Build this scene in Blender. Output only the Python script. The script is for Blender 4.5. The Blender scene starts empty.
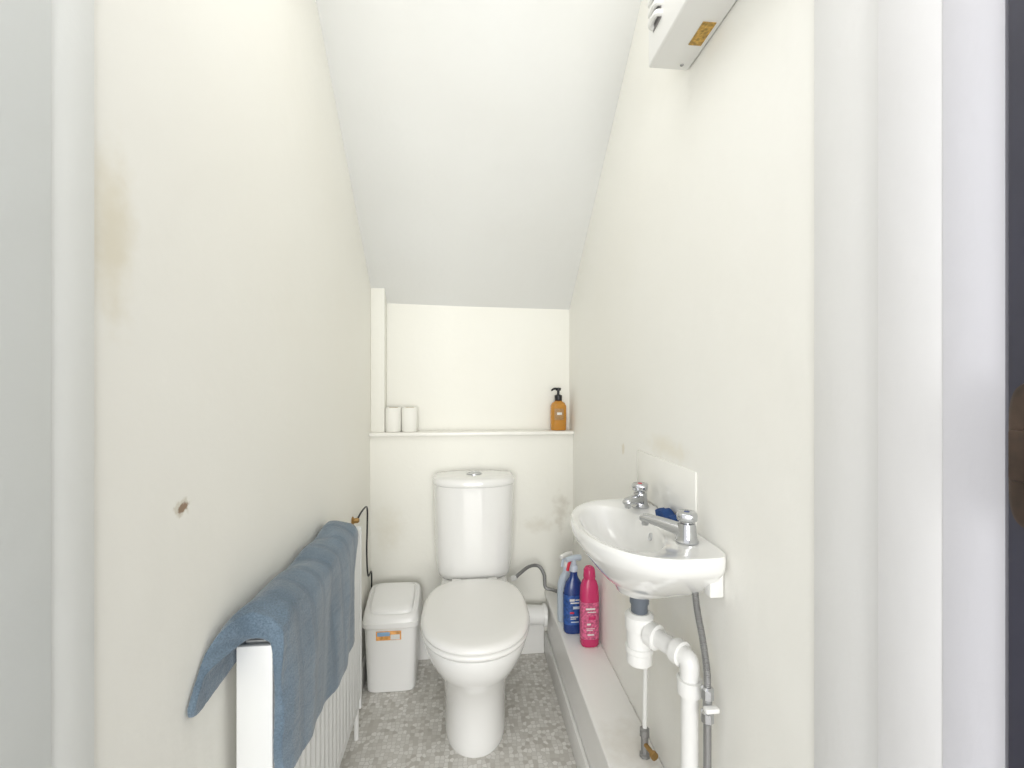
import bpy, bmesh, math, random
from mathutils import Vector, Matrix, noise
random.seed(4)
C = bpy.context.scene
COL = C.collection
PI = math.pi

# ------------------------------------------------------------ materials
def mat(name, col, rough=0.5, metal=0.0, spec=0.5, trans=0.0, bump=None, coat=0.0, var=None, sheen=0.0, sss=0.0):
    m = bpy.data.materials.new(name); m.use_nodes = True
    nt = m.node_tree; b = nt.nodes['Principled BSDF']
    b.inputs['Base Color'].default_value = (*col, 1)
    b.inputs['Roughness'].default_value = rough
    b.inputs['Metallic'].default_value = metal
    b.inputs['Specular IOR Level'].default_value = spec
    b.inputs['Transmission Weight'].default_value = trans
    b.inputs['Coat Weight'].default_value = coat
    b.inputs['Sheen Weight'].default_value = sheen
    tc = nt.nodes.new('ShaderNodeTexCoord')
    if var:
        n = nt.nodes.new('ShaderNodeTexNoise'); n.inputs['Scale'].default_value = var[0]; n.inputs['Detail'].default_value = 6
        nt.links.new(tc.outputs['Object'], n.inputs['Vector'])
        r = nt.nodes.new('ShaderNodeValToRGB')
        r.color_ramp.elements[0].position = .3; r.color_ramp.elements[1].position = .7
        r.color_ramp.elements[0].color = (*[c*(1-var[1]) for c in col], 1)
        r.color_ramp.elements[1].color = (*[min(1, c*(1+var[1])) for c in col], 1)
        nt.links.new(n.outputs['Fac'], r.inputs['Fac']); nt.links.new(r.outputs['Color'], b.inputs['Base Color'])
    if bump:
        n = nt.nodes.new('ShaderNodeTexNoise'); n.inputs['Scale'].default_value = bump[0]; n.inputs['Detail'].default_value = 5
        nt.links.new(tc.outputs['Object'], n.inputs['Vector'])
        bp = nt.nodes.new('ShaderNodeBump'); bp.inputs['Strength'].default_value = bump[1]; bp.inputs['Distance'].default_value = bump[2]
        nt.links.new(n.outputs['Fac'], bp.inputs['Height']); nt.links.new(bp.outputs['Normal'], b.inputs['Normal'])
    return m

def wall_mat(name, col, spots=(), rough=.55, grime=None):
    """painted plaster; spots: (centre, radii, colour, strength, ragged)"""
    m = bpy.data.materials.new(name); m.use_nodes = True
    nt = m.node_tree; b = nt.nodes['Principled BSDF']; N = nt.nodes.new; L = nt.links.new
    b.inputs['Roughness'].default_value = rough; b.inputs['Specular IOR Level'].default_value = .35
    g = N('ShaderNodeNewGeometry')
    n = N('ShaderNodeTexNoise'); n.inputs['Scale'].default_value = 2.2; n.inputs['Detail'].default_value = 6
    L(g.outputs['Position'], n.inputs['Vector'])
    r = N('ShaderNodeValToRGB'); r.color_ramp.elements[0].position = .3; r.color_ramp.elements[1].position = .7
    r.color_ramp.elements[0].color = (col[0]*.985, col[1]*.98, col[2]*.97, 1); r.color_ramp.elements[1].color = (*col, 1)
    L(n.outputs['Fac'], r.inputs['Fac'])
    cur = r.outputs['Color']
    n2 = N('ShaderNodeTexNoise'); n2.inputs['Scale'].default_value = 28; n2.inputs['Detail'].default_value = 4
    L(g.outputs['Position'], n2.inputs['Vector'])
    n5 = N('ShaderNodeTexNoise'); n5.inputs['Scale'].default_value = 90; n5.inputs['Detail'].default_value = 3
    L(g.outputs['Position'], n5.inputs['Vector'])
    for (c, rad, sc, st, rag) in spots:
        small = max(rad[1], rad[2]) < .035
        s = N('ShaderNodeVectorMath'); s.operation = 'SUBTRACT'; s.inputs[1].default_value = c; L(g.outputs['Position'], s.inputs[0])
        d = N('ShaderNodeVectorMath'); d.operation = 'DIVIDE'; d.inputs[1].default_value = rad; L(s.outputs[0], d.inputs[0])
        l = N('ShaderNodeVectorMath'); l.operation = 'LENGTH'; L(d.outputs[0], l.inputs[0])
        a = N('ShaderNodeMath'); a.operation = 'MULTIPLY_ADD'; a.inputs[1].default_value = rag; L((n5 if small else n2).outputs['Fac'], a.inputs[0]); L(l.outputs['Value'], a.inputs[2])
        mr = N('ShaderNodeMapRange'); mr.interpolation_type = 'SMOOTHSTEP'
        mr.inputs['From Min'].default_value = (.6 if small else .0)+rag*.5; mr.inputs['From Max'].default_value = 1.1+rag*.5
        mr.inputs['To Min'].default_value = st; mr.inputs['To Max'].default_value = 0
        L(a.outputs[0], mr.inputs['Value'])
        mx = N('ShaderNodeMix'); mx.data_type = 'RGBA'; mx.inputs['B'].default_value = (*sc, 1)
        L(mr.outputs[0], mx.inputs['Factor']); L(cur, mx.inputs['A']); cur = mx.outputs['Result']
    L(cur, b.inputs['Base Color'])
    n3 = N('ShaderNodeTexNoise'); n3.inputs['Scale'].default_value = 60; n3.inputs['Detail'].default_value = 5
    L(g.outputs['Position'], n3.inputs['Vector'])
    n4 = N('ShaderNodeTexNoise'); n4.inputs['Scale'].default_value = 5; n4.inputs['Detail'].default_value = 3
    L(g.outputs['Position'], n4.inputs['Vector'])
    bp = N('ShaderNodeBump'); bp.inputs['Strength'].default_value = .25; bp.inputs['Distance'].default_value = .002
    L(n3.outputs['Fac'], bp.inputs['Height'])
    bp2 = N('ShaderNodeBump'); bp2.inputs['Strength'].default_value = .35; bp2.inputs['Distance'].default_value = .012
    L(n4.outputs['Fac'], bp2.inputs['Height']); L(bp.outputs['Normal'], bp2.inputs['Normal'])
    L(bp2.outputs['Normal'], b.inputs['Normal'])
    return m

CREAM = (.92, .912, .855)
M = {}
M['wall_l'] = wall_mat('cream_paint_left', CREAM, [
    ((-.444, .755, 1.068), (.05, .021, .015), (.66, .62, .52), .75, 1.6),
    ((-.444, .758, 1.067), (.05, .014, .008), (.30, .20, .13), .95, 1.6),
    ((-.444, .615, 1.45), (.05, .05, .15), (.64, .55, .34), .42, .9),
    ((-.444, 1.05, .60), (.05, .40, .25), (.76, .73, .60), .2, .6)])
M['wall_r'] = wall_mat('cream_paint_right', (.92, .915, .87), [
    ((.495, 1.10, 1.10), (.05, .15, .035), (.74, .65, .44), .28, 1.2),
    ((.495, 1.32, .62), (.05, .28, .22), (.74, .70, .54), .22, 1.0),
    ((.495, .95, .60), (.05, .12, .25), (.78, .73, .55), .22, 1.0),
    ((.495, 1.42, 1.05), (.05, .015, .02), (.70, .62, .45), .4, 1.0)])
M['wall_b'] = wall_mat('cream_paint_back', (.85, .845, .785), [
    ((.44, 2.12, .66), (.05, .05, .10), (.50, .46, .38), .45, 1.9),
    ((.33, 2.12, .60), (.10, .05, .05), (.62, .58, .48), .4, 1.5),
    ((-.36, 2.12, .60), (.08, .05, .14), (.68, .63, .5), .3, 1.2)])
M['ceil'] = wall_mat('ceiling_paint', (.75, .757, .74), rough=.7)
M['trim_l'] = wall_mat('gloss_trim_grey_white', (.75, .775, .765), rough=.35)
M['trim_l2'] = wall_mat('gloss_trim_soft_white', (.81, .825, .805), rough=.35)
M['trim_r'] = wall_mat('trim_cool_white', (.80, .80, .815), rough=.4)
M['trim_r1'] = wall_mat('trim_white', (.80, .802, .80), rough=.4)
M['trim_r2'] = wall_mat('trim_lilac_white', (.74, .74, .80), rough=.4)
M['skirt'] = wall_mat('skirting_gloss', (.86, .86, .84), rough=.3)
M['boxing'] = wall_mat('boxing_gloss', (.89, .885, .865), [
    ((.43, 1.18, .29), (.10, .12, .02), (.60, .55, .47), .4, 1.2)], rough=.3)
M['ceramic'] = mat('white_ceramic', (.84, .84, .82), .08, coat=.6, spec=.6)
M['seatp'] = mat('white_seat_plastic', (.86, .855, .83), .22)
M['whitep'] = mat('white_plastic', (.84, .84, .82), .3)
M['rad'] = mat('radiator_enamel', (.80, .81, .80), .3)
M['chrome'] = mat('chrome', (.58, .59, .61), .14, metal=1)
M['steel'] = mat('braided_steel', (.33, .33, .33), .4, metal=.8, bump=(900, .8, .001))
M['brass'] = mat('tarnished_brass', (.42, .26, .10), .4, metal=.9)
M['black'] = mat('black_plastic', (.012, .012, .014), .35)
M['vent'] = mat('grey_vent', (.25, .24, .24), .6)
M['shelf'] = mat('white_gloss_shelf', (.87, .86, .81), .3, var=(6, .02))
M['tile'] = mat('clear_glazed_tile', (.885, .88, .84), .15, coat=.3)
M['amber'] = mat('amber_soap', (.85, .43, .07), .1, trans=.55)
M['label'] = mat('printed_label_tan', (.36, .21, .08), .5, var=(300, .4))
M['cream_l'] = mat('label_white', (.72, .71, .68), .5)
M['paper'] = mat('tissue_paper', (.86, .855, .80), .9, bump=(300, .3, .001))
M['card'] = mat('cardboard', (.55, .45, .33), .8)
M['pink'] = mat('pink_plastic', (.54, .03, .13), .25)
M['pinkl'] = mat('pink_label', (.56, .11, .22), .3, var=(120, .5))
M['blue'] = mat('blue_bottle', (.02, .05, .20), .2)
M['bluel'] = mat('blue_label', (.025, .085, .30), .3, var=(90, .5))
M['pale'] = mat('pale_translucent_plastic', (.62, .70, .79), .3, trans=.2)
M['red'] = mat('red_plastic', (.60, .03, .06), .3)
M['orange'] = mat('orange_sticker', (.76, .36, .10), .5, var=(60, .35))
M['stick'] = mat('blue_sticker', (.25, .42, .62), .5)
M['cloth_b'] = mat('blue_cloth', (.01, .055, .20), .8, bump=(300, .5, .002))
M['greyblue'] = mat('grey_washer', (.13, .15, .18), .5)
M['doordark'] = mat('dark_door_paint', (.04, .04, .065), .45, var=(8, .2))
M['brownm'] = mat('brown_latch_metal', (.06, .037, .026), .5, metal=.2, var=(30, .6))
M['mark'] = mat('brown_makers_plate', (.48, .29, .06), .5, var=(150, .5))

# towel
def towel_mat():
    m = bpy.data.materials.new('blue_terry'); m.use_nodes = True
    nt = m.node_tree; b = nt.nodes['Principled BSDF']; N = nt.nodes.new; L = nt.links.new
    b.inputs['Roughness'].default_value = .95; b.inputs['Sheen Weight'].default_value = .4
    b.inputs['Specular IOR Level'].default_value = .05
    g = N('ShaderNodeNewGeometry')
    n = N('ShaderNodeTexNoise'); n.inputs['Scale'].default_value = 330; n.inputs['Detail'].default_value = 3; L(g.outputs['Position'], n.inputs['Vector'])
    n2 = N('ShaderNodeTexNoise'); n2.inputs['Scale'].default_value = 10; n2.inputs['Detail'].default_value = 3; L(g.outputs['Position'], n2.inputs['Vector'])
    ad = N('ShaderNodeMath'); ad.operation = 'MULTIPLY_ADD'; ad.inputs[1].default_value = .5; L(n2.outputs['Fac'], ad.inputs[0]); L(n.outputs['Fac'], ad.inputs[2])
    r = N('ShaderNodeValToRGB'); r.color_ramp.elements[0].position = .45; r.color_ramp.elements[1].position = 1.05
    r.color_ramp.elements[0].color = (.085, .125, .165, 1); r.color_ramp.elements[1].color = (.185, .25, .315, 1)
    L(ad.outputs[0], r.inputs['Fac'])
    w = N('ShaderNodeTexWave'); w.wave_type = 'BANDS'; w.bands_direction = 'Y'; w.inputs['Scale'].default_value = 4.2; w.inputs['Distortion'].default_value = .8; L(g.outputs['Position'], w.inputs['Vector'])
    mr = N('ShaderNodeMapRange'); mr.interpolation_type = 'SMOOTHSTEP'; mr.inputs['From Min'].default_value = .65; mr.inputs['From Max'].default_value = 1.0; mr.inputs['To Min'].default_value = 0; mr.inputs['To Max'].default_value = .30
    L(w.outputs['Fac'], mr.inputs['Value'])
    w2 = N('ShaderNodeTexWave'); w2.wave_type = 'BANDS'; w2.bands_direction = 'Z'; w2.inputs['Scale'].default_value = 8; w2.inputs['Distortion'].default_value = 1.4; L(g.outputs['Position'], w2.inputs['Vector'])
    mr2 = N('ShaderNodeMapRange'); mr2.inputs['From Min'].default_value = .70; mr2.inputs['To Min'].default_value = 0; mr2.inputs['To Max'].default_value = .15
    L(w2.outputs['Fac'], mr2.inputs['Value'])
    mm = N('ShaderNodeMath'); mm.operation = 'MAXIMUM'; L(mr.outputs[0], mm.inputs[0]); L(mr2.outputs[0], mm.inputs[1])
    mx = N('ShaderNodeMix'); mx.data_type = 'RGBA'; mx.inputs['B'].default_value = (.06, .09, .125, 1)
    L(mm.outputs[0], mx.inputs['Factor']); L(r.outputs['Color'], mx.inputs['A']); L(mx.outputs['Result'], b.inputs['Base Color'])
    bp = N('ShaderNodeBump'); bp.inputs['Strength'].default_value = .6; bp.inputs['Distance'].default_value = .002
    L(n.outputs['Fac'], bp.inputs['Height'])
    bp2 = N('ShaderNodeBump'); bp2.inputs['Strength'].default_value = .4; bp2.inputs['Distance'].default_value = .006; bp2.invert = True
    L(mm.outputs[0], bp2.inputs['Height']); L(bp.outputs['Normal'], bp2.inputs['Normal']); L(bp2.outputs['Normal'], b.inputs['Normal'])
    return m
M['towel'] = towel_mat()

def floor_mat():
    m = bpy.data.materials.new('mosaic_vinyl'); m.use_nodes = True
    nt = m.node_tree; b = nt.nodes['Principled BSDF']; N = nt.nodes.new; L = nt.links.new
    b.inputs['Roughness'].default_value = .4
    g = N('ShaderNodeNewGeometry')
    v = N('ShaderNodeTexVoronoi'); v.inputs['Scale'].default_value = 64; v.inputs['Randomness'].default_value = .55; L(g.outputs['Position'], v.inputs['Vector'])
    v2 = N('ShaderNodeTexVoronoi'); v2.feature = 'DISTANCE_TO_EDGE'; v2.inputs['Scale'].default_value = 64; v2.inputs['Randomness'].default_value = .55; L(g.outputs['Position'], v2.inputs['Vector'])
    for q in (v, v2): q.voronoi_dimensions = '2D'
    s = N('ShaderNodeSeparateColor'); L(v.outputs['Color'], s.inputs[0])
    r = N('ShaderNodeValToRGB'); e = r.color_ramp.elements
    e[0].position = 0; e[0].color = (.50, .475, .43, 1); e[1].position = 1; e[1].color = (.81, .795, .76, 1)
    x = e.new(.3); x.color = (.62, .60, .555, 1); x = e.new(.7); x.color = (.72, .705, .665, 1)
    L(s.outputs[0], r.inputs['Fac'])
    mr = N('ShaderNodeMapRange'); mr.inputs['From Min'].default_value = .02; mr.inputs['From Max'].default_value = .10; L(v2.outputs['Distance'], mr.inputs['Value'])
    mx = N('ShaderNodeMix'); mx.data_type = 'RGBA'; mx.inputs['A'].default_value = (.56, .54, .50, 1)
    L(mr.outputs[0], mx.inputs['Factor']); L(r.outputs['Color'], mx.inputs['B']); L(mx.outputs['Result'], b.inputs['Base Color'])
    return m
M['floor'] = floor_mat()

# ------------------------------------------------------------ mesh helpers
def wloc(o):
    v = Vector((0, 0, 0))
    while o: v += o.location; o = o.parent
    return v
def obj(name, bm, m, parent=None, loc=None, sharp=35):
    """bm in world coordinates; mesh is moved to the origin of its parent or to loc"""
    base = wloc(parent) if parent else Vector((0, 0, 0))
    off = Vector(loc) if loc is not None else base
    bmesh.ops.translate(bm, verts=bm.verts, vec=-off)
    bmesh.ops.recalc_face_normals(bm, faces=bm.faces)
    me = bpy.data.meshes.new(name); bm.to_mesh(me); bm.free()
    me.shade_smooth(); me.set_sharp_from_angle(angle=math.radians(sharp))
    o = bpy.data.objects.new(name, me); COL.objects.link(o)
    me.materials.append(m)
    if parent: o.parent = parent
    o.location = off - base
    return o
def thing(name, label, cat, loc, group=None):
    o = bpy.data.objects.new(name, None); COL.objects.link(o); o.location = loc
    o.empty_display_size = .05
    o['label'] = label; o['category'] = cat
    if group: o['group'] = group
    return o
def tag(o, label, cat, group=None):
    o['label'] = label; o['category'] = cat
    if group: o['group'] = group
    return o
def struct(name, bm, m, label=None):
    o = obj(name, bm, m); o['kind'] = 'structure'
    return o
def BM(): return bmesh.new()
def box(bm, x0, x1, y0, y1, z0, z1, bev=0, seg=2):
    t = bmesh.new()
    bmesh.ops.create_cube(t, size=1)
    bmesh.ops.scale(t, vec=(x1-x0, y1-y0, z1-z0), verts=t.verts)
    if bev: bmesh.ops.bevel(t, geom=list(t.edges), offset=bev, segments=seg, profile=.5, affect='EDGES')
    bmesh.ops.translate(t, vec=((x0+x1)/2, (y0+y1)/2, (z0+z1)/2), verts=t.verts)
    me = bpy.data.meshes.new('t'); t.to_mesh(me); t.free(); bm.from_mesh(me); bpy.data.meshes.remove(me)
    return bm
def loft(bm, rings, cap0=True, cap1=True, closed=True):
    vs = [[bm.verts.new(p) for p in r] for r in rings]
    n = len(vs[0])
    for a, b in zip(vs, vs[1:]):
        for i in range(n if closed else n-1):
            j = (i+1) % n
            bm.faces.new((a[i], a[j], b[j], b[i]))
    if cap0 is True: bm.faces.new(vs[0])
    if cap1 is True: bm.faces.new(vs[-1])
    if cap0 == 'strip':      # cross-section is a thin band: bridge its two sides with quads
        for r in (vs[0], vs[-1]):
            for j in range(n//2-1):
                bm.faces.new((r[j], r[j+1], r[n-2-j], r[n-1-j]))
    return bm
def lathe(bm, prof, c, axis=(0, 0, 1), n=28, sx=1, sy=1):
    q = Vector((0, 0, 1)).rotation_difference(Vector(axis).normalized())
    rings = []
    for r, z in prof:
        r = max(r, 1e-4)
        rings.append([Vector(c) + q @ Vector((sx*r*math.cos(2*PI*i/n), sy*r*math.sin(2*PI*i/n), z)) for i in range(n)])
    return loft(bm, rings)
def catmull(pts, sub):
    pts = [Vector(p) for p in pts]; P = [2*pts[0]-pts[1]] + pts + [2*pts[-1]-pts[-2]]
    out = []
    for i in range(1, len(P)-2):
        for k in range(sub):
            t = k/sub
            out.append(.5*((2*P[i]) + (P[i+1]-P[i-1])*t + (2*P[i-1]-5*P[i]+4*P[i+1]-P[i+2])*t*t + (3*P[i]-P[i-1]-3*P[i+1]+P[i+2])*t**3))
    out.append(pts[-1]); return out
def tube(bm, pts, rad, n=12, sub=8, smooth=True, ripple=0):
    P = catmull(pts, sub) if smooth else [Vector(p) for p in pts]
    if ripple:
        L = [0]
        for a, b in zip(P, P[1:]): L.append(L[-1]+(b-a).length)
        m = int(L[-1]/.002); Q = []
        k = 0
        for i in range(m+1):
            s = L[-1]*i/m
            while k < len(L)-2 and L[k+1] < s: k += 1
            f = (s-L[k])/max(1e-9, L[k+1]-L[k]); Q.append(P[k].lerp(P[k+1], min(1, f)))
        P = Q
    T = [(P[min(i+1, len(P)-1)]-P[max(i-1, 0)]).normalized() for i in range(len(P))]
    up = Vector((0, 0, 1)) if abs(T[0].z) < .9 else Vector((1, 0, 0))
    nrm = (up - T[0]*up.dot(T[0])).normalized(); rings = []
    for i, (p, t) in enumerate(zip(P, T)):
        nrm = (nrm - t*nrm.dot(t)).normalized(); bn = t.cross(nrm)
        r = rad(i/(len(P)-1)) if callable(rad) else rad
        if ripple: r += ripple*(1 if i % 2 else -1)
        rings.append([p + nrm*r*math.cos(2*PI*k/n) + bn*r*math.sin(2*PI*k/n) for k in range(n)])
    return loft(bm, rings)
def sring(cx, cy, w, af, ab, nf, nb, z, N=56, tilt=0):
    out = []
    for i in range(N):
        a = 2*PI*i/N; c, s = math.cos(a), math.sin(a)
        n, ay = (nf, af) if s < 0 else (nb, ab)
        x = w*math.copysign(abs(c)**(2/n), c); y = ay*math.copysign(abs(s)**(2/n), s)
        out.append(Vector((cx+x, cy+y, z+tilt*y)))
    return out

# ------------------------------------------------------------ the room
XL, XR, YB, YU, YF = -.444, .495, 2.12, 2.20, .584
struct('floor', box(BM(), -1.6, 1.6, -1.4, 2.35, -.05, 0), M['floor'])
struct('wall_left', box(BM(), XL-.08, XL, YF, 2.35, 0, 2.75), M['wall_l'])
struct('wall_right', box(BM(), XR, XR+.08, .607, 2.35, 0, 2.75), M['wall_r'])
struct('wall_back', box(BM(), XL, XR, YB, 2.35, 0, 1.02), M['wall_b'])
struct('wall_back_upper', box(BM(), XL, XR, YU, 2.35, 1.02, 1.75), M['wall_b'])
# sloping stair soffit, then a flat piece over the doorway
bm = BM()
rows = []
for i in range(13):
    Y = 2.24 - (2.24-1.12)*i/12
    zl = 1.26+.366+.906*(2.22-Y); zr = 1.26+.350+.785*(2.22-Y)
    rows.append((Y, zl, zr))
rows.append((.3, rows[-1][1], rows[-1][2]))
rings = []
for Y, zl, zr in rows:
    rings.append([Vector((XL, Y, zl)), Vector((XR, Y, zr)), Vector((XR, Y, zr+.06)), Vector((XL, Y, zl+.06))])
loft(bm, rings)
struct('ceiling', bm, M['ceil'])
# boxed corner column above shelf
struct('trim_6', box(BM(), XL, XL+.062, 2.135, YU, 1.038, 1.70, .003), M['wall_b'])
# door lining
struct('trim_1', box(BM(), XL-.08, -.440, .525, YF, 0, 2.75, .002), M['trim_l2'])
struct('trim_2', box(BM(), XL-.08, -.437, .30, .525, 0, 2.75, .003), M['trim_l'])
struct('trim_3', box(BM(), .492, XR+.08, .495, .607, 0, 2.75, .002), M['trim_r1'])
struct('trim_4', box(BM(), .482, XR+.08, .42, .495, 0, 2.75, .002), M['trim_r'])
struct('trim_5', box(BM(), .4817, XR+.08, .3655, .420, 0, 2.75, .0006), M['trim_r2'])
struct('wall_front_left', box(BM(), -1.6, XL-.08, .45, .60, 0, 2.75), M['trim_l'])
struct('wall_front_right', box(BM(), XR+.08, 1.6, .45, .60, 0, 2.75), M['trim_r'])
# skirtings
struct('baseboard_left', box(BM(), XL, XL+.014, .60, YB, 0, .10, .004), M['skirt'])
struct('baseboard_back', box(BM(), XL+.014, .355, YB-.016, YB, 0, .135, .005), M['skirt'])
# low pipe boxing on the right
bm = BM()
box(bm, .368, XR, .607, YB, 0, .272)
box(bm, .356, XR, .607, YB, .272, .290, .006, 3)
struct('trim_7', bm, M['boxing'])
struct('baseboard_right', box(BM(), .355, .368, .607, YB-.014, 0, .10, .004), M['skirt'])
# dark door standing open
bm = box(BM(), .477, .517, -.42, .3605, .01, 2.03, .002)
door = obj('door_1', bm, M['doordark'], loc=(.497, .358, .01)); door['kind'] = 'structure'
def yz_plate(bm, x0, x1, cy, cz, ry, rz, n=4, N=40, bev=.004):
    rings = []
    for x, k in ((x1, 1), (x0+bev, 1), (x0+bev*.3, .95), (x0, .85)):
        rings.append([Vector((x, cy+ry*k*math.copysign(abs(math.cos(2*PI*i/N))**(2/n), math.cos(2*PI*i/N)), cz+rz*(1-(1-k)*.4)*math.copysign(abs(math.sin(2*PI*i/N))**(2/n), math.sin(2*PI*i/N)))) for i in range(N)])
    return loft(bm, rings)
bm = yz_plate(BM(), .459, .477, .316, 1.200, .033, .063, n=5, bev=.006)
box(bm, .4555, .462, .300, .345, 1.178, 1.222, .003)
lt = obj('latch', bm, M['brownm'], door)

# ------------------------------------------------------------ shelf
bm = box(BM(), XL, XR, 2.098, YU, 1.022, 1.039, .004, 3)
tag(obj('shelf', bm, M['shelf'], loc=(0, 2.12, 1.02)), 'narrow white painted shelf spanning the back wall above the toilet', 'shelf')

# ------------------------------------------------------------ toilet
TX = .026
toilet = thing('toilet', 'white close-coupled toilet with closed lid against the back wall', 'toilet', (TX, 1.75, 0))
prof = [(0, .108, 1.70, .162, .25), (.008, .111, 1.70, .165, .25), (.03, .111, 1.70, .165, .25), (.06, .110, 1.70, .163, .25),
        (.10, .110, 1.70, .163, .25), (.16, .113, 1.70, .173, .25), (.21, .120, 1.69, .188, .26), (.26, .133, 1.68, .207, .27),
        (.30, .149, 1.66, .222, .29), (.34, .166, 1.64, .234, .31), (.375, .177, 1.63, .240, .32), (.40, .181, 1.62, .236, .33),
        (.412, .180, 1.62, .235, .33), (.416, .172, 1.62, .226, .325)]
bm = BM()
loft(bm, [sring(TX, yc, w, af, ab, 2.15, 3.2, z) for z, w, yc, af, ab in prof])
box(bm, TX-.14, TX+.14, 1.87, 2.10, .33, .43, .02, 4)
obj('pan', bm, M['ceramic'], toilet, sharp=60)
yc = 1.615
def sl(bm, zs):
    loft(bm, [sring(TX, yc, .190*k, .237*k, .278*(.3+.7*k), 2.15, 3.0, z) for z, k in zs]); return bm
obj('seat', sl(BM(), [(.416, .96), (.418, .985), (.424, .995), (.431, .985), (.434, .96)]), M['seatp'], toilet, sharp=70)
lid = obj('lid', sl(BM(), [(.4345, .95), (.437, .985), (.443, 1.0), (.450, .99), (.456, .955), (.459, .90), (.4605, .7), (.461, .4), (.461, .1)]), M['seatp'], toilet, sharp=70)
for s in (-1, 1):
    bm = BM(); lathe(bm, [(0, -.018), (.009, -.018), (.010, -.012), (.010, .012), (.009, .018), (0, .018)], (TX+s*.075, 1.900, .441), (1, 0, 0))
    lathe(bm, [(.010, 0), (.010, .016), (0, .016)], (TX+s*.075, 1.900, .425))
    obj('hinge', bm, M['seatp'], toilet)
cprof = [(.428, .148, .098), (.436, .156, .106), (.455, .161, .110), (.50, .165, .111), (.55, .168, .112), (.68, .172, .112), (.80, .175, .112), (.824, .175, .112)]
bm = BM(); loft(bm, [sring(TX, 2.022, w, d, .078, 2.3, 9, z) for z, w, d in cprof])
cist = obj('cistern', bm, M['ceramic'], toilet, sharp=50)
bm = BM(); loft(bm, [sring(TX, 2.022, .181*k, .118*k, .080, 2.3, 9, z) for z, k in
    [(.824, .96), (.826, .985), (.831, 1.0), (.838, 1.0), (.847, .99), (.854, .955), (.859, .88), (.863, .5), (.863, .1)]])
cl = obj('cistern_lid', bm, M['ceramic'], cist, sharp=60)
bm = BM(); lathe(bm, [(.034, 0), (.034, .004), (.031, .006), (.029, .004), (0, .005)], (TX, 2.015, .8625), n=32, sy=.8)
obj('flush_button', bm, M['chrome'], cist)
# soil connection from pan into the boxing
bm = BM(); tube(bm, [(TX+.09, 2.052, .215), (.20, 2.052, .215), (.30, 2.052, .21), (.3545, 2.052, .205)], .042, n=24, sub=6)
lathe(bm, [(.040, 0), (.050, .001), (.051, .006), (.051, .055), (.047, .060), (.040, .062)], (.19, 2.052, .215), (1, 0, -.03), n=28)
lathe(bm, [(.040, 0), (.048, .001), (.049, .014), (.040, .015)], (.338, 2.052, .206), (1, 0, 0), n=28)
tag(obj('soil_pipe', bm, M['whitep'], loc=(.27, 2.052, .21)), 'short white plastic waste connection between toilet and right boxing', 'pipe')

# cistern water hose
hz = thing('flexible_hose', 'grey flexible water hose arching between cistern and ledge', 'hose', (.42, 2.06, .29))
bm = BM(); tube(bm, [(.215, 2.05, .385), (.235, 2.045, .405), (.275, 2.04, .435), (.318, 2.04, .435), (.345, 2.05, .39), (.352, 2.06, .33), (.385, 2.07, .312), (.42, 2.07, .30)], .0075, ripple=.0008)
obj('hose', bm, M['steel'], hz)
bm = BM(); lathe(bm, [(0, 0), (.012, 0), (.013, .004), (.013, .022), (.008, .026), (0, .026)], (.42, 2.07, .2905), n=6); obj('nut', bm, M['chrome'], hz)
bm = BM(); lathe(bm, [(0, 0), (.013, 0), (.013, .022), (.009, .026), (0, .026)], (.193, 2.05, .378), (1, 0, .3), n=6); obj('nut', bm, M['whitep'], hz)

# ------------------------------------------------------------ swing bin
bx_, by_ = -.316, 1.975
bin_ = thing('waste_bin', 'white plastic swing-lid bin on the floor left of the toilet', 'bin', (bx_, by_, 0))
bm = BM(); loft(bm, [sring(bx_, by_, w, d, d, 6, 6, z) for z, w, d in [(0.001, .094, .076), (.006, .098, .080), (.15, .104, .085), (.264, .109, .090), (.272, .109, .090)]])
obj('body', bm, M['whitep'], bin_)
bm = BM(); loft(bm, [sring(bx_, by_, w, d, d, 6, 6, z, tilt=t) for z, w, d, t in [(.268, .114, .095, 0), (.272, .1175, .0985, .0), (.290, .1175, .0985, .0), (.297, .115, .096, .06), (.334, .112, .093, .34), (.344, .107, .089, .38), (.348, .095, .079, .39), (.345, .093, .077, .39)]])
bl = obj('bin_lid', bm, M['whitep'], bin_)
bm = BM(); loft(bm, [sring(bx_, by_, w, d, d, 6, 6, z, tilt=.39) for z, w, d in [(.345, .088, .072), (.353, .087, .071), (.358, .083, .067), (.3595, .06, .045), (.360, .02, .015)]])
obj('swing_flap', bm, M['whitep'], bl)
bm = BM(); box(bm, bx_-.055, bx_+.045, by_-.0935, by_-.090, .222, .258, .001); obj('sticker', bm, M['orange'], bin_)
bm = BM(); box(bm, bx_-.050, bx_+.0, by_-.0955, by_-.0935, .240, .256, .0005); obj('sticker', bm, M['stick'], bin_)
bm = BM(); box(bm, bx_+.003, bx_+.04, by_-.0955, by_-.0935, .225, .245, .0005); obj('sticker', bm, M['cream_l'], bin_)

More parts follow.
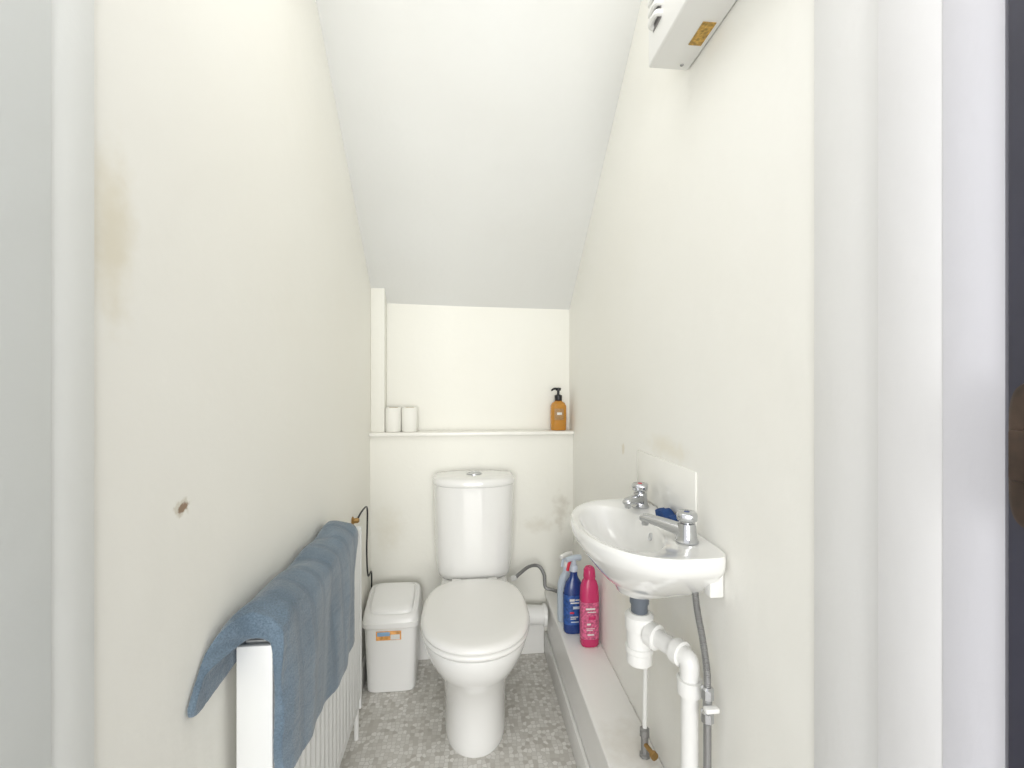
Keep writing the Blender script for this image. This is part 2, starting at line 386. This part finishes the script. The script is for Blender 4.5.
# ------------------------------------------------------------ radiator
rad = thing('radiator', 'white ribbed panel radiator on the left wall under the blue towel', 'radiator', (-.393, 1.2, .16))
RY0, RY1, RZ0, RZ1 = .885, 1.60, .15, .774
bm = BM(); ring = []
npts = int((RY1-RY0-.03)/.033)
front = []
for i in range(npts*6+1):
    y = RY0+.012+(RY1-RY0-.024)*i/(npts*6); ph = (i % 6)/6
    front.append((-.368 + (.006 if ph in (2/6, 3/6, 4/6) else (.003 if ph in (1/6, 5/6) else 0)), y))
rings = []
for z, s in [(RZ0+.01, 0), (RZ0+.035, 0), (RZ0+.05, 1), (RZ1-.05, 1), (RZ1-.035, 0), (RZ1-.012, 0)]:
    rings.append([Vector((-.368+(x+.368)*s, y, z)) for x, y in front] + [Vector((-.380, y, z)) for x, y in reversed(front)])
loft(bm, rings); obj('front_panel', bm, M['rad'], rad, sharp=25)
obj('back_panel', box(BM(), -.425, -.415, RY0+.012, RY1-.012, RZ0+.01, RZ1-.012, .003), M['rad'], rad)
for y in (RY0, RY1-.012):
    obj('side_panel', box(BM(), -.427, -.362, y, y+.012, RZ0+.005, RZ1, .003), M['rad'], rad)
bm = BM(); box(bm, -.427, -.362, RY0+.012, RY1-.012, RZ1-.010, RZ1-.006)
for i in range(44):
    y = RY0+.02+i*.0155; box(bm, -.418, -.371, y, y+.006, RZ1-.006, RZ1)
obj('top_grille', bm, M['rad'], rad)
for y in (1.0, 1.48):
    obj('wall_bracket', box(BM(), XL+.0005, -.425, y, y+.03, .25, .70, .002), M['rad'], rad)
bm = BM(); tube(bm, [(-.395, RY1, .19), (-.395, 1.645, .19), (-.395, 1.66, .17), (-.395, 1.66, .0)], .0085); 
vv = obj('pipe', bm, M['whitep'], rad)
bm = BM(); lathe(bm, [(0, 0), (.017, 0), (.02, .01), (.02, .05), (.014, .058), (0, .058)], (-.395, 1.645, .195)); obj('valve', bm, M['whitep'], rad)

# ------------------------------------------------------------ towel
def resample(pts, n):
    P = catmull([(x, 0, z) for x, z in pts], 10)
    L = [0]
    for a, b in zip(P, P[1:]): L.append(L[-1]+(b-a).length)
    out = []; k = 0
    for i in range(n):
        s = L[-1]*i/(n-1)
        while k < len(L)-2 and L[k+1] < s: k += 1
        f = (s-L[k])/max(1e-9, L[k+1]-L[k]); out.append(P[k].lerp(P[k+1], min(1, f)))
    return out
def sstep(v): v = max(0, min(1, v)); return v*v*(3-2*v)
bm = BM(); rings = []; NY, NM = 90, 72
for i in range(NY):
    a = (i/(NY-1)); a = a*.5+.5*a*a*(3-2*a)     # denser rings near both edges
    zb = .528 - .045*a + .006*math.sin(a*9)
    zw = .722 + .018*min(1, a*4) + .024*max(0, 1-a*22)**2
    edge = max(0, 1-a*18, 1-(1-a)*18)           # rounded hem at both ends
    top = .840 + .004*math.sin(a*7+1) - .004*a - .006*edge
    th = .004*edge
    outer = resample([(-.4415, zw), (-.441, .788), (-.437, top-.022), (-.418, top-.002), (-.378, top-.002), (-.346-th, top-.018), (-.334-th, .785), (-.330-th, .70), (-.329-th, .61), (-.329-th, zb)], NM)
    inner = resample([(-.4300, zw+.004), (-.4300, .770), (-.4297, .780), (-.420, .789), (-.388, .793), (-.368, .788), (-.358, .774), (-.353, .70), (-.351, .61), (-.350, zb+.002)], NM)
    ring = []
    for lst, rev in ((outer, False), (inner, True)):
        seq = list(enumerate(lst))
        if rev: seq = seq[::-1]
        for j, p in seq:
            t = j/(NM-1)
            yw = .757 + .75*(min(p.z, .84)-.742)
            s = sstep((p.x+.4298)/.03) if p.z > .77 else (0 if p.x < -.42 else 1)
            yn = yw + (.872-yw)*s + .005*math.sin(p.z*40)*s
            yf = 1.475 - .055*max(0, min(1, (t-.3)/.3)) - .02*t
            y = yn+(yf-yn)*a
            w = 0; zoff = 0
            if t > .4:
                k = min(1, (t-.4)*4)
                w = .0065*math.sin(y*24+.6+t*3)*k + .002*math.sin(y*67+t*5)*k + .004*noise.noise(Vector((y*9, t*6, 3)))
                if rev: w *= .6
            if not rev and .15 < t <= .5: zoff = .010*noise.noise(Vector((y*11, t*9, 1)))
            ring.append(Vector((p.x+w, y, p.z+zoff)))
    rings.append(ring)
loft(bm, rings, cap0='strip', cap1=False)
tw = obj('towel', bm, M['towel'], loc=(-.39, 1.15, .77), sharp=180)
sm = tw.modifiers.new('s', 'SUBSURF'); sm.levels = 1; sm.render_levels = 1
tx = bpy.data.textures.new('terry', 'CLOUDS'); tx.noise_scale = .007
dm = tw.modifiers.new('d', 'DISPLACE'); dm.texture = tx; dm.strength = .0018; dm.mid_level = .5; dm.texture_coords = 'LOCAL'
tag(tw, 'thick blue-grey terry towel folded over the radiator', 'towel')

# ------------------------------------------------------------ cable at left wall
cb = thing('cable', 'thin black cable dropping down the left wall from a brass fitting', 'cable', (-.43, 1.9, .4))
bm = BM(); tube(bm, [(-.425, 1.80, .738), (-.418, 1.84, .757), (-.414, 1.90, .760), (-.416, 1.935, .735), (-.420, 1.95, .66), (-.424, 1.96, .55), (-.427, 2.0, .44), (-.430, 2.085, .41), (-.4375, 2.10, .20), (-.4375, 2.10, .14)], .0035)
obj('cord', bm, M['black'], cb)
bm = BM(); lathe(bm, [(0, 0), (.016, 0), (.016, .004), (.010, .007), (.010, .02), (.007, .026), (0, .026)], (XL, 1.80, .733), (1, 0, .1)); obj('fitting', bm, M['brass'], cb)

# ------------------------------------------------------------ basin
BY, BZ = 1.026, .936
basin = thing('wash_basin', 'small white wall-hung cloakroom basin with two chrome taps', 'basin', (XR, BY, BZ))
HQ, HP = .224, .252
def bring(sp, sq, z, N=72):
    out = []
    for i in range(N):
        a = 2*PI*i/N; c, s = math.cos(a), math.sin(a)
        n, ap = (2.12, HP-.090) if c > 0 else (8, .090)
        p = .090 + ap*math.copysign(abs(c)**(2/n), c); q = HQ*math.copysign(abs(s)**(2/n), s)
        out.append(Vector((XR-.001-p*sp, BY+q*sq, z)))
    return out
def ering(pc, ap, aq, z, N=72):
    return [Vector((XR-.001-(pc+ap*math.cos(2*PI*i/N)), BY+aq*math.sin(2*PI*i/N), z)) for i in range(N)]
bm = BM()
R = [ering(.098, .022, .022, .772), ering(.098, .032, .032, .775), ering(.10, .050, .055, .784), bring(.62, .36, .799), bring(.72, .51, .819), bring(.80, .66, .842), bring(.87, .79, .864), bring(.925, .885, .882), bring(.960, .945, .895),
     bring(.980, .978, .904), bring(.993, .994, .914), bring(1, 1, .924), bring(.996, .997, .931), bring(.982, .986, .936), 
     ering(.148, .086, .174, .934), ering(.148, .082, .168, .930), ering(.146, .078, .161, .918), ering(.142, .070, .146, .890), ering(.134, .055, .113, .862), ering(.122, .036, .07, .842), ering(.105, .020, .022, .836)]
loft(bm, R)
obj('bowl', bm, M['ceramic'], basin, sharp=60)
bm = BM(); lathe(bm, [(0, 0), (.021, 0), (.021, .003), (.014, .004), (.012, .001), (0, .001)], (XR-.106, BY, .837)); obj('drain', bm, M['chrome'], basin)
bm = BM(); lathe(bm, [(0, 0), (.009, 0), (.009, .003), (.005, .003), (0, .001)], (XR-.070, BY, .903), (-1, 0, .35), n=16); obj('overflow', bm, M['chrome'], basin)
for y in (.850, 1.19):
    obj('bracket', box(BM(), XR-.030, XR-.001, y-.012, y+.012, .845, .895, .004), M['whitep'], basin)
def tap(base, tip, dot):
    b = Vector(base); t = Vector(tip); d = Vector((t.x-b.x, t.y-b.y, 0)); u = d.normalized(); L = d.length; v = Vector((-u.y, u.x, 0))
    bm = BM(); lathe(bm, [(0, 0), (.023, 0), (.0235, .003), (.021, .006), (.0195, .012), (.018, .032), (.0165, .038), (.010, .040), (0, .040)], b)
    tb = obj('tap', bm, M['chrome'], basin)
    # flattened straight spout with a rounded, down-turned nose
    bm = BM(); rings = []
    for s, hz_, wv, hv in ((0, .020, .0165, .014), (.3, .024, .0152, .012), (.6, .028, .0138, .0100), (.9, .030, .0125, .0088), (1.0, .029, .0115, .0075), (1.05, .0275, .007, .005), (1.065, .027, .002, .002)):
        c = b+u*L*s+Vector((0, 0, hz_))
        rings.append([c+v*wv*math.copysign(abs(math.cos(2*PI*i/20))**.8, math.cos(2*PI*i/20))+Vector((0, 0, hv*math.copysign(abs(math.sin(2*PI*i/20))**.8, math.sin(2*PI*i/20)))) for i in range(20)])
    loft(bm, rings)
    lathe(bm, [(0, 0), (.007, 0), (.0078, .002), (.0078, .012), (0, .012)], b+u*(L-.006)+Vector((0, 0, .014)), n=16)
    obj('spout', bm, M['chrome'], tb)
    # flat-topped head, gently fluted
    bm = BM(); rings = []; N = 48
    for r, z, fl in ((.0001, .038, 0), (.012, .038, 0), (.0125, .042, 0), (.0195, .044, .03), (.0215, .047, .06), (.0218, .056, .06), (.0208, .0595, .05), (.019, .061, .03), (.0001, .0615, 0)):
        rings.append([b+Vector((r*(1+fl*math.cos(4*2*PI*i/N))*math.cos(2*PI*i/N+.4), r*(1+fl*math.cos(4*2*PI*i/N))*math.sin(2*PI*i/N+.4), z)) for i in range(N)])
    loft(bm, rings)
    obj('handle', bm, M['chrome'], tb, sharp=50)
    bm = BM(); lathe(bm, [(0, 0), (.006, 0), (.005, .0012), (0, .0015)], b+Vector((0, 0, .0613)), n=16); obj('indicator', bm, M[dot], tb)
tap((.452, 1.165, .936), (.393, 1.100, .95), 'red')
tap((.448, .898, .936), (.384, .974, .95), 'blue')
# splash tile and cloth
bm = box(BM(), XR-.003, XR-.0002, .946, 1.29, .940, 1.068, .0008)
tag(obj('splashback', bm, M['tile'], loc=(XR, 1.118, .941)), 'low off-white splashback tile on the wall behind the basin taps', 'splashback')
bm = BM()
rings = []
for i in range(14):
    y = .985+.10*i/13
    zt = .956+.004*math.sin(i*.9); 
    rings.append([Vector((.460+.003*math.sin(i), y, .9365)), Vector((.459, y, zt-.004)), Vector((.468, y, zt)), Vector((.482, y, zt+.002)), Vector((.488, y, zt-.004)), Vector((.487, y, .9365))])
loft(bm, rings)
tag(obj('cleaning_cloth', bm, M['cloth_b'], loc=(.475, 1.03, .937), sharp=60), 'small dark blue folded cloth behind the basin taps', 'cloth')

# ------------------------------------------------------------ waste trap
wx, wy = .398, 1.03
wp = thing('waste_pipe', 'white plastic trap and waste pipe under the basin', 'waste pipe', (.452, .90, .29))
bm = BM(); lathe(bm, [(0, .716), (.019, .716), (.019, .745), (.022, .75), (.022, .766), (.018, .7715), (0, .7715)], (wx, wy, 0)); obj('tailpiece', bm, M['greyblue'], wp)
bm = BM(); lathe(bm, [(0, .608), (.024, .608), (.0295, .613), (.0295, .636), (.032, .639), (.032, .650), (.029, .652), (.029, .688), (.032, .690), (.033, .722), (.024, .729), (0, .729)], (wx, wy, 0), n=24); obj('trap', bm, M['whitep'], wp)
bm = BM(); tube(bm, [(wx+.01, wy-.015, .690), (.425, .975, .692), (.441, .928, .694), (.450, .903, .6935), (.4525, .897, .688), (.453, .896, .672), (.453, .896, .62)], .0195, n=20)
lathe(bm, [(.020, 0), (.0265, .001), (.0275, .024), (.020, .026)], (.411, 1.005, .691), (.48, -.88, 0))
lathe(bm, [(.0195, 0), (.0255, .001), (.0255, .020), (.0195, .022)], (.440, .932, .694), (.35, -.93, 0))
obj('elbow', bm, M['whitep'], wp)
bm = BM(); tube(bm, [(.453, .896, .625), (.453, .896, .291)], .0178, n=20, smooth=False)
for z in (.625, .40): lathe(bm, [(.018, 0), (.0245, .001), (.025, .030), (.018, .031)], (.453, .896, z))
obj('downpipe', bm, M['whitep'], wp)
# hoses under the basin
hh = thing('flexible_hose', 'braided steel hose and valve right of the white waste pipe', 'hose', (.462, .86, .29))
bm = BM(); tube(bm, [(.464, .900, .856), (.465, .888, .80), (.466, .868, .75), (.466, .852, .70), (.466, .850, .665)], .0065, ripple=.0006); obj('hose', bm, M['steel'], hh)
bm = BM(); tube(bm, [(.466, .850, .60), (.466, .850, .291)], .0075, smooth=False); obj('pipe', bm, M['steel'], hh)
bm = BM(); lathe(bm, [(0, 0), (.010, 0), (.0125, .003), (.0125, .02), (.009, .024), (.009, .045), (.0125, .048), (.0125, .066), (.008, .07), (0, .07)], (.466, .850, .598), n=8)
vo = obj('valve', bm, M['chrome'], hh)
bm = BM(); box(bm, .452, .480, .828, .842, .628, .638, .003); obj('valve_lever', bm, M['whitep'], vo)
h2 = thing('supply_pipe', 'thin water pipe with brass valve standing on the ledge behind the trap', 'pipe', (.455, 1.15, .29))
bm = BM(); tube(bm, [(.466, 1.155, .856), (.466, 1.155, .80), (.466, 1.15, .70), (.460, 1.148, .50), (.458, 1.148, .36)], .006); obj('pipe', bm, M['whitep'], h2)
bm = BM(); lathe(bm, [(0, 0), (.014, 0), (.014, .006), (.010, .009), (.010, .05), (.013, .053), (.013, .07), (.007, .074), (0, .074)], (.458, 1.148, .2905), n=8); vo = obj('valve', bm, M['steel'], h2)
bm = BM(); lathe(bm, [(0, 0), (.006, 0), (.006, .03), (.010, .031), (.010, .04), (0, .04)], (.458, 1.140, .325), (.2, -1, 0), n=12); obj('valve_knob', bm, M['brass'], vo)

# ------------------------------------------------------------ bottles on the ledge
def print_marks(parent, x, yf, z, rows):
    """small printed marks on a label: (height, left, right, thickness, material)"""
    for dz, x0, x1, th, mm in rows:
        bm = BM(); box(bm, x+x0, x+x1, yf-.0008, yf+.0016, z+dz, z+dz+th, .0003); obj('print', bm, M[mm], parent)
def spray(name, label, x, y, bodym, labm, headm, trigm, h, w, group=None, rot=0.0):
    z = .2905
    t = thing(name, label, 'bottle', (x, y, z))
    bm = BM(); loft(bm, [sring(x, y, w*a, w*.62*a2, w*.62*a2, 2.6, 2.6, z+h*q, N=32) for q, a, a2 in
        [(0, .88, .88), (.02, .98, .98), (.10, 1, 1), (.42, 1, 1), (.55, .95, .95), (.64, .74, .78), (.70, .45, .55), (.74, .36, .5), (.80, .34, .48)]])
    obj('body', bm, M[bodym], t, sharp=60)
    if labm:
        bm = BM(); loft(bm, [sring(x, y, w*1.012, w*.632, w*.632, 2.6, 2.6, z+h*q, N=32) for q in (.12, .15, .47, .50)], cap0=False, cap1=False)
        lb = obj('label_wrap', bm, M[labm], t, sharp=60)
        print_marks(lb, x, y-w*.634, z, [(.128, -.021, -.002, .009, 'cream_l'), (.131, .001, .018, .004, 'cream_l'), (.119, -.018, .016, .005, 'cream_l'),
            (.098, -.008, .020, .010, 'pale'), (.080, -.020, -.004, .007, 'red'), (.066, -.018, .012, .003, 'cream_l'), (.059, -.018, .004, .003, 'cream_l'), (.046, -.016, .014, .004, 'pale')])
    d = Vector((math.sin(rot), -math.cos(rot), 0)); s = Vector((d.y, -d.x, 0))
    c = Vector((x, y, z))
    bm = BM(); lathe(bm, [(0, h*.79), (w*.40, h*.79), (w*.40, h*.85), (w*.3, h*.87), (0, h*.87)], c, n=20); 
    col = obj('collar', bm, M[headm], t)
    bm = BM()
    tube(bm, [c-d*w*.75+Vector((0, 0, h*.94)), c-d*w*.2+Vector((0, 0, h*.955)), c+d*w*.7+Vector((0, 0, h*.955)), c+d*w*.9+Vector((0, 0, h*.95))], lambda q: w*(.30-.08*q), n=12)
    tube(bm, [c+Vector((0, 0, h*.86)), c+Vector((0, 0, h*.95))], w*.26, smooth=False)
    hd = obj('spray_head', bm, M[headm], t)
    bm = BM(); tube(bm, [c+d*w*.45+Vector((0, 0, h*.93)), c+d*w*.62+Vector((0, 0, h*.88)), c+d*w*.75+Vector((0, 0, h*.81))], w*.15, n=8); obj('trigger', bm, M[trigm], hd)
    return t
spray('spray_bottle', 'dark blue cleaning spray bottle with white lettering on the ledge', .412, 1.755, 'blue', 'bluel', 'pale', 'red', .300, .041, rot=-1.1)
spray('spray_bottle', 'pale spray bottle half hidden behind the dark blue one', .402, 1.840, 'pale', None, 'whitep', 'pale', .280, .038, rot=-.9)
px, py, z = .450, 1.662, .2905
t = thing('cleaner_bottle', 'bright pink cleaner bottle on the ledge below the basin', 'bottle', (px, py, z))
bm = BM(); loft(bm, [sring(px, py, w, d, d, 2.6, 2.6, z+q, N=36) for q, w, d in
    [(0, .031, .024), (.006, .0345, .027), (.08, .035, .027), (.185, .035, .027), (.215, .033, .025), (.235, .027, .021), (.245, .020, .019), (.25, .019, .018)]])
obj('body', bm, M['pink'], t, sharp=60)
bm = BM(); loft(bm, [sring(px, py, .0354, .0274, .0274, 2.6, 2.6, z+q, N=36) for q in (.03, .035, .16, .165)], cap0=False, cap1=False)
lb = obj('label_wrap', bm, M['pinkl'], t, sharp=60)
print_marks(lb, px, py-.0275, z, [(.140, -.020, .014, .006, 'cream_l'), (.130, -.014, .018, .003, 'cream_l'), (.104, -.010, .016, .012, 'pink'), (.084, -.016, -.002, .006, 'cream_l'),
    (.070, -.018, .012, .002, 'cream_l'), (.064, -.018, .006, .002, 'cream_l'), (.046, -.014, .010, .005, 'cream_l')])
bm = BM(); lathe(bm, [(0, .248), (.022, .248), (.023, .251), (.021, .278), (.017, .286), (.012, .290), (0, .290)], (px, py, z), n=20); obj('cap', bm, M['pink'], t)

# ------------------------------------------------------------ shelf objects
sx_, sy_, sz = .430, 2.150, 1.0395
t = thing('soap_dispenser', 'amber hand soap bottle with black pump on the shelf', 'soap dispenser', (sx_, sy_, sz))
bm = BM(); loft(bm, [sring(sx_, sy_, w, w*.72, w*.72, 3, 3, sz+q, N=36) for q, w in [(0, .033), (.005, .037), (.06, .038), (.116, .037), (.130, .030), (.138, .018), (.142, .015)]])
obj('body', bm, M['amber'], t, sharp=60)
bm = BM(); box(bm, sx_-.024, sx_+.020, sy_-.0295, sy_-.0268, sz+.050, sz+.104, .001); lb = obj('label_panel', bm, M['label'], t, sharp=60)
bm = BM(); box(bm, sx_-.012, sx_+.012, sy_-.031, sy_-.0293, sz+.074, sz+.086, .0005); obj('print', bm, M['cream_l'], lb)
bm = BM(); lathe(bm, [(0, .141), (.017, .141), (.018, .144), (.018, .166), (.010, .170), (.006, .171), (.006, .188), (.013, .190), (.013, .202), (0, .204)], (sx_, sy_, sz), n=20)
tube(bm, [(sx_, sy_, sz+.196), (sx_-.02, sy_-.008, sz+.198), (sx_-.036, sy_-.014, sz+.190)], lambda s: .006-.0015*s, n=10)
obj('pump', bm, M['black'], t)
def roll(x, y, label):
    t = thing('toilet_roll', label, 'toilet roll', (x, y, 1.0395))
    bm = BM(); lathe(bm, [(.020, .001), (.033, .0), (.0365, .004), (.0368, .050), (.0365, .107), (.033, .112), (.020, .111)], (x, y, 1.0395), n=32)
    obj('paper', bm, M['paper'], t, sharp=50)
    bm = BM(); lathe(bm, [(.0205, .002), (.0205, .1125), (.019, .1125), (.019, .004), (0, .004)], (x, y, 1.0395), n=24)
    obj('core', bm, M['card'], t); return t
roll(-.3445, 2.150, 'white toilet roll on the shelf against the boxed corner')
roll(-.2705, 2.152, 'white toilet roll on the shelf, the one nearer the soap')

# ------------------------------------------------------------ heater box high right
ht = thing('wall_heater', 'white wall-mounted box heater high on the right wall', 'heater', (XR, .74, 1.975))
HX, HY0, HY1, HZ0, HZ1 = .400, .46, .984, 1.965, 2.15
bm = BM(); box(bm, HX, XR-.001, HY0, HY1, HZ0, HZ1, .006, 3); hb = obj('body', bm, M['whitep'], ht)
bm = BM(); box(bm, HX-.001, HX+.001, .912, .953, 2.022, 2.145, .0005)
obj('vent', bm, M['vent'], ht)
for i in range(6):
    bm = BM()
    tube(bm, [(HX+.002, .912, 2.032+i*.022), (HX-.008, .916, 2.034+i*.022), (HX-.010, .932, 2.035+i*.022), (HX-.008, .949, 2.034+i*.022), (HX+.002, .953, 2.032+i*.022)], .0065, n=8, sub=5)
    obj('louvre', bm, M['whitep'], ht)
bm = BM(); box(bm, .455, .482, .845, .905, HZ0-.0015, HZ0+.001); obj('rating_plate', bm, M['mark'], ht)
bm = BM(); lathe(bm, [(0, 0), (.004, 0), (.003, .002), (0, .002)], (.47, .965, HZ0), (0, 0, -1), n=12); obj('screw', bm, M['steel'], ht)

# ------------------------------------------------------------ light
w = bpy.data.worlds.new('World'); C.world = w; w.use_nodes = True
bg = w.node_tree.nodes['Background']; bg.inputs[0].default_value = (.99, .99, 1.0, 1); bg.inputs[1].default_value = 1.15
def area(name, loc, rot, sx, sy, e, col):
    l = bpy.data.lights.new(name, 'AREA'); l.shape = 'RECTANGLE'; l.size = sx; l.size_y = sy; l.energy = e; l.color = col
    o = bpy.data.objects.new(name, l); COL.objects.link(o); o.location = loc; o.rotation_euler = rot; return o
area('ceiling_fill', (.0, .74, 2.46), (0, 0, 0), .7, .6, 3.6, (1, .985, .95))  # added fill light with no fixture, evens out brightness inside the cubicle
area('hall_daylight', (0, -3.2, 1.2), (math.radians(90), 0, 0), 2.2, 2.2, 124, (1.0, .992, .97))

cam = bpy.data.cameras.new('Camera'); co = bpy.data.objects.new('Camera', cam); COL.objects.link(co)
cam.sensor_width = 36; cam.lens = 455/1024*36; cam.clip_start = .02
co.location = (0, 0, 1.26); co.rotation_euler = (PI/2, 0, math.radians(-5.5))
C.camera = co
C.view_settings.view_transform = 'Standard'
C.view_settings.look = 'None'
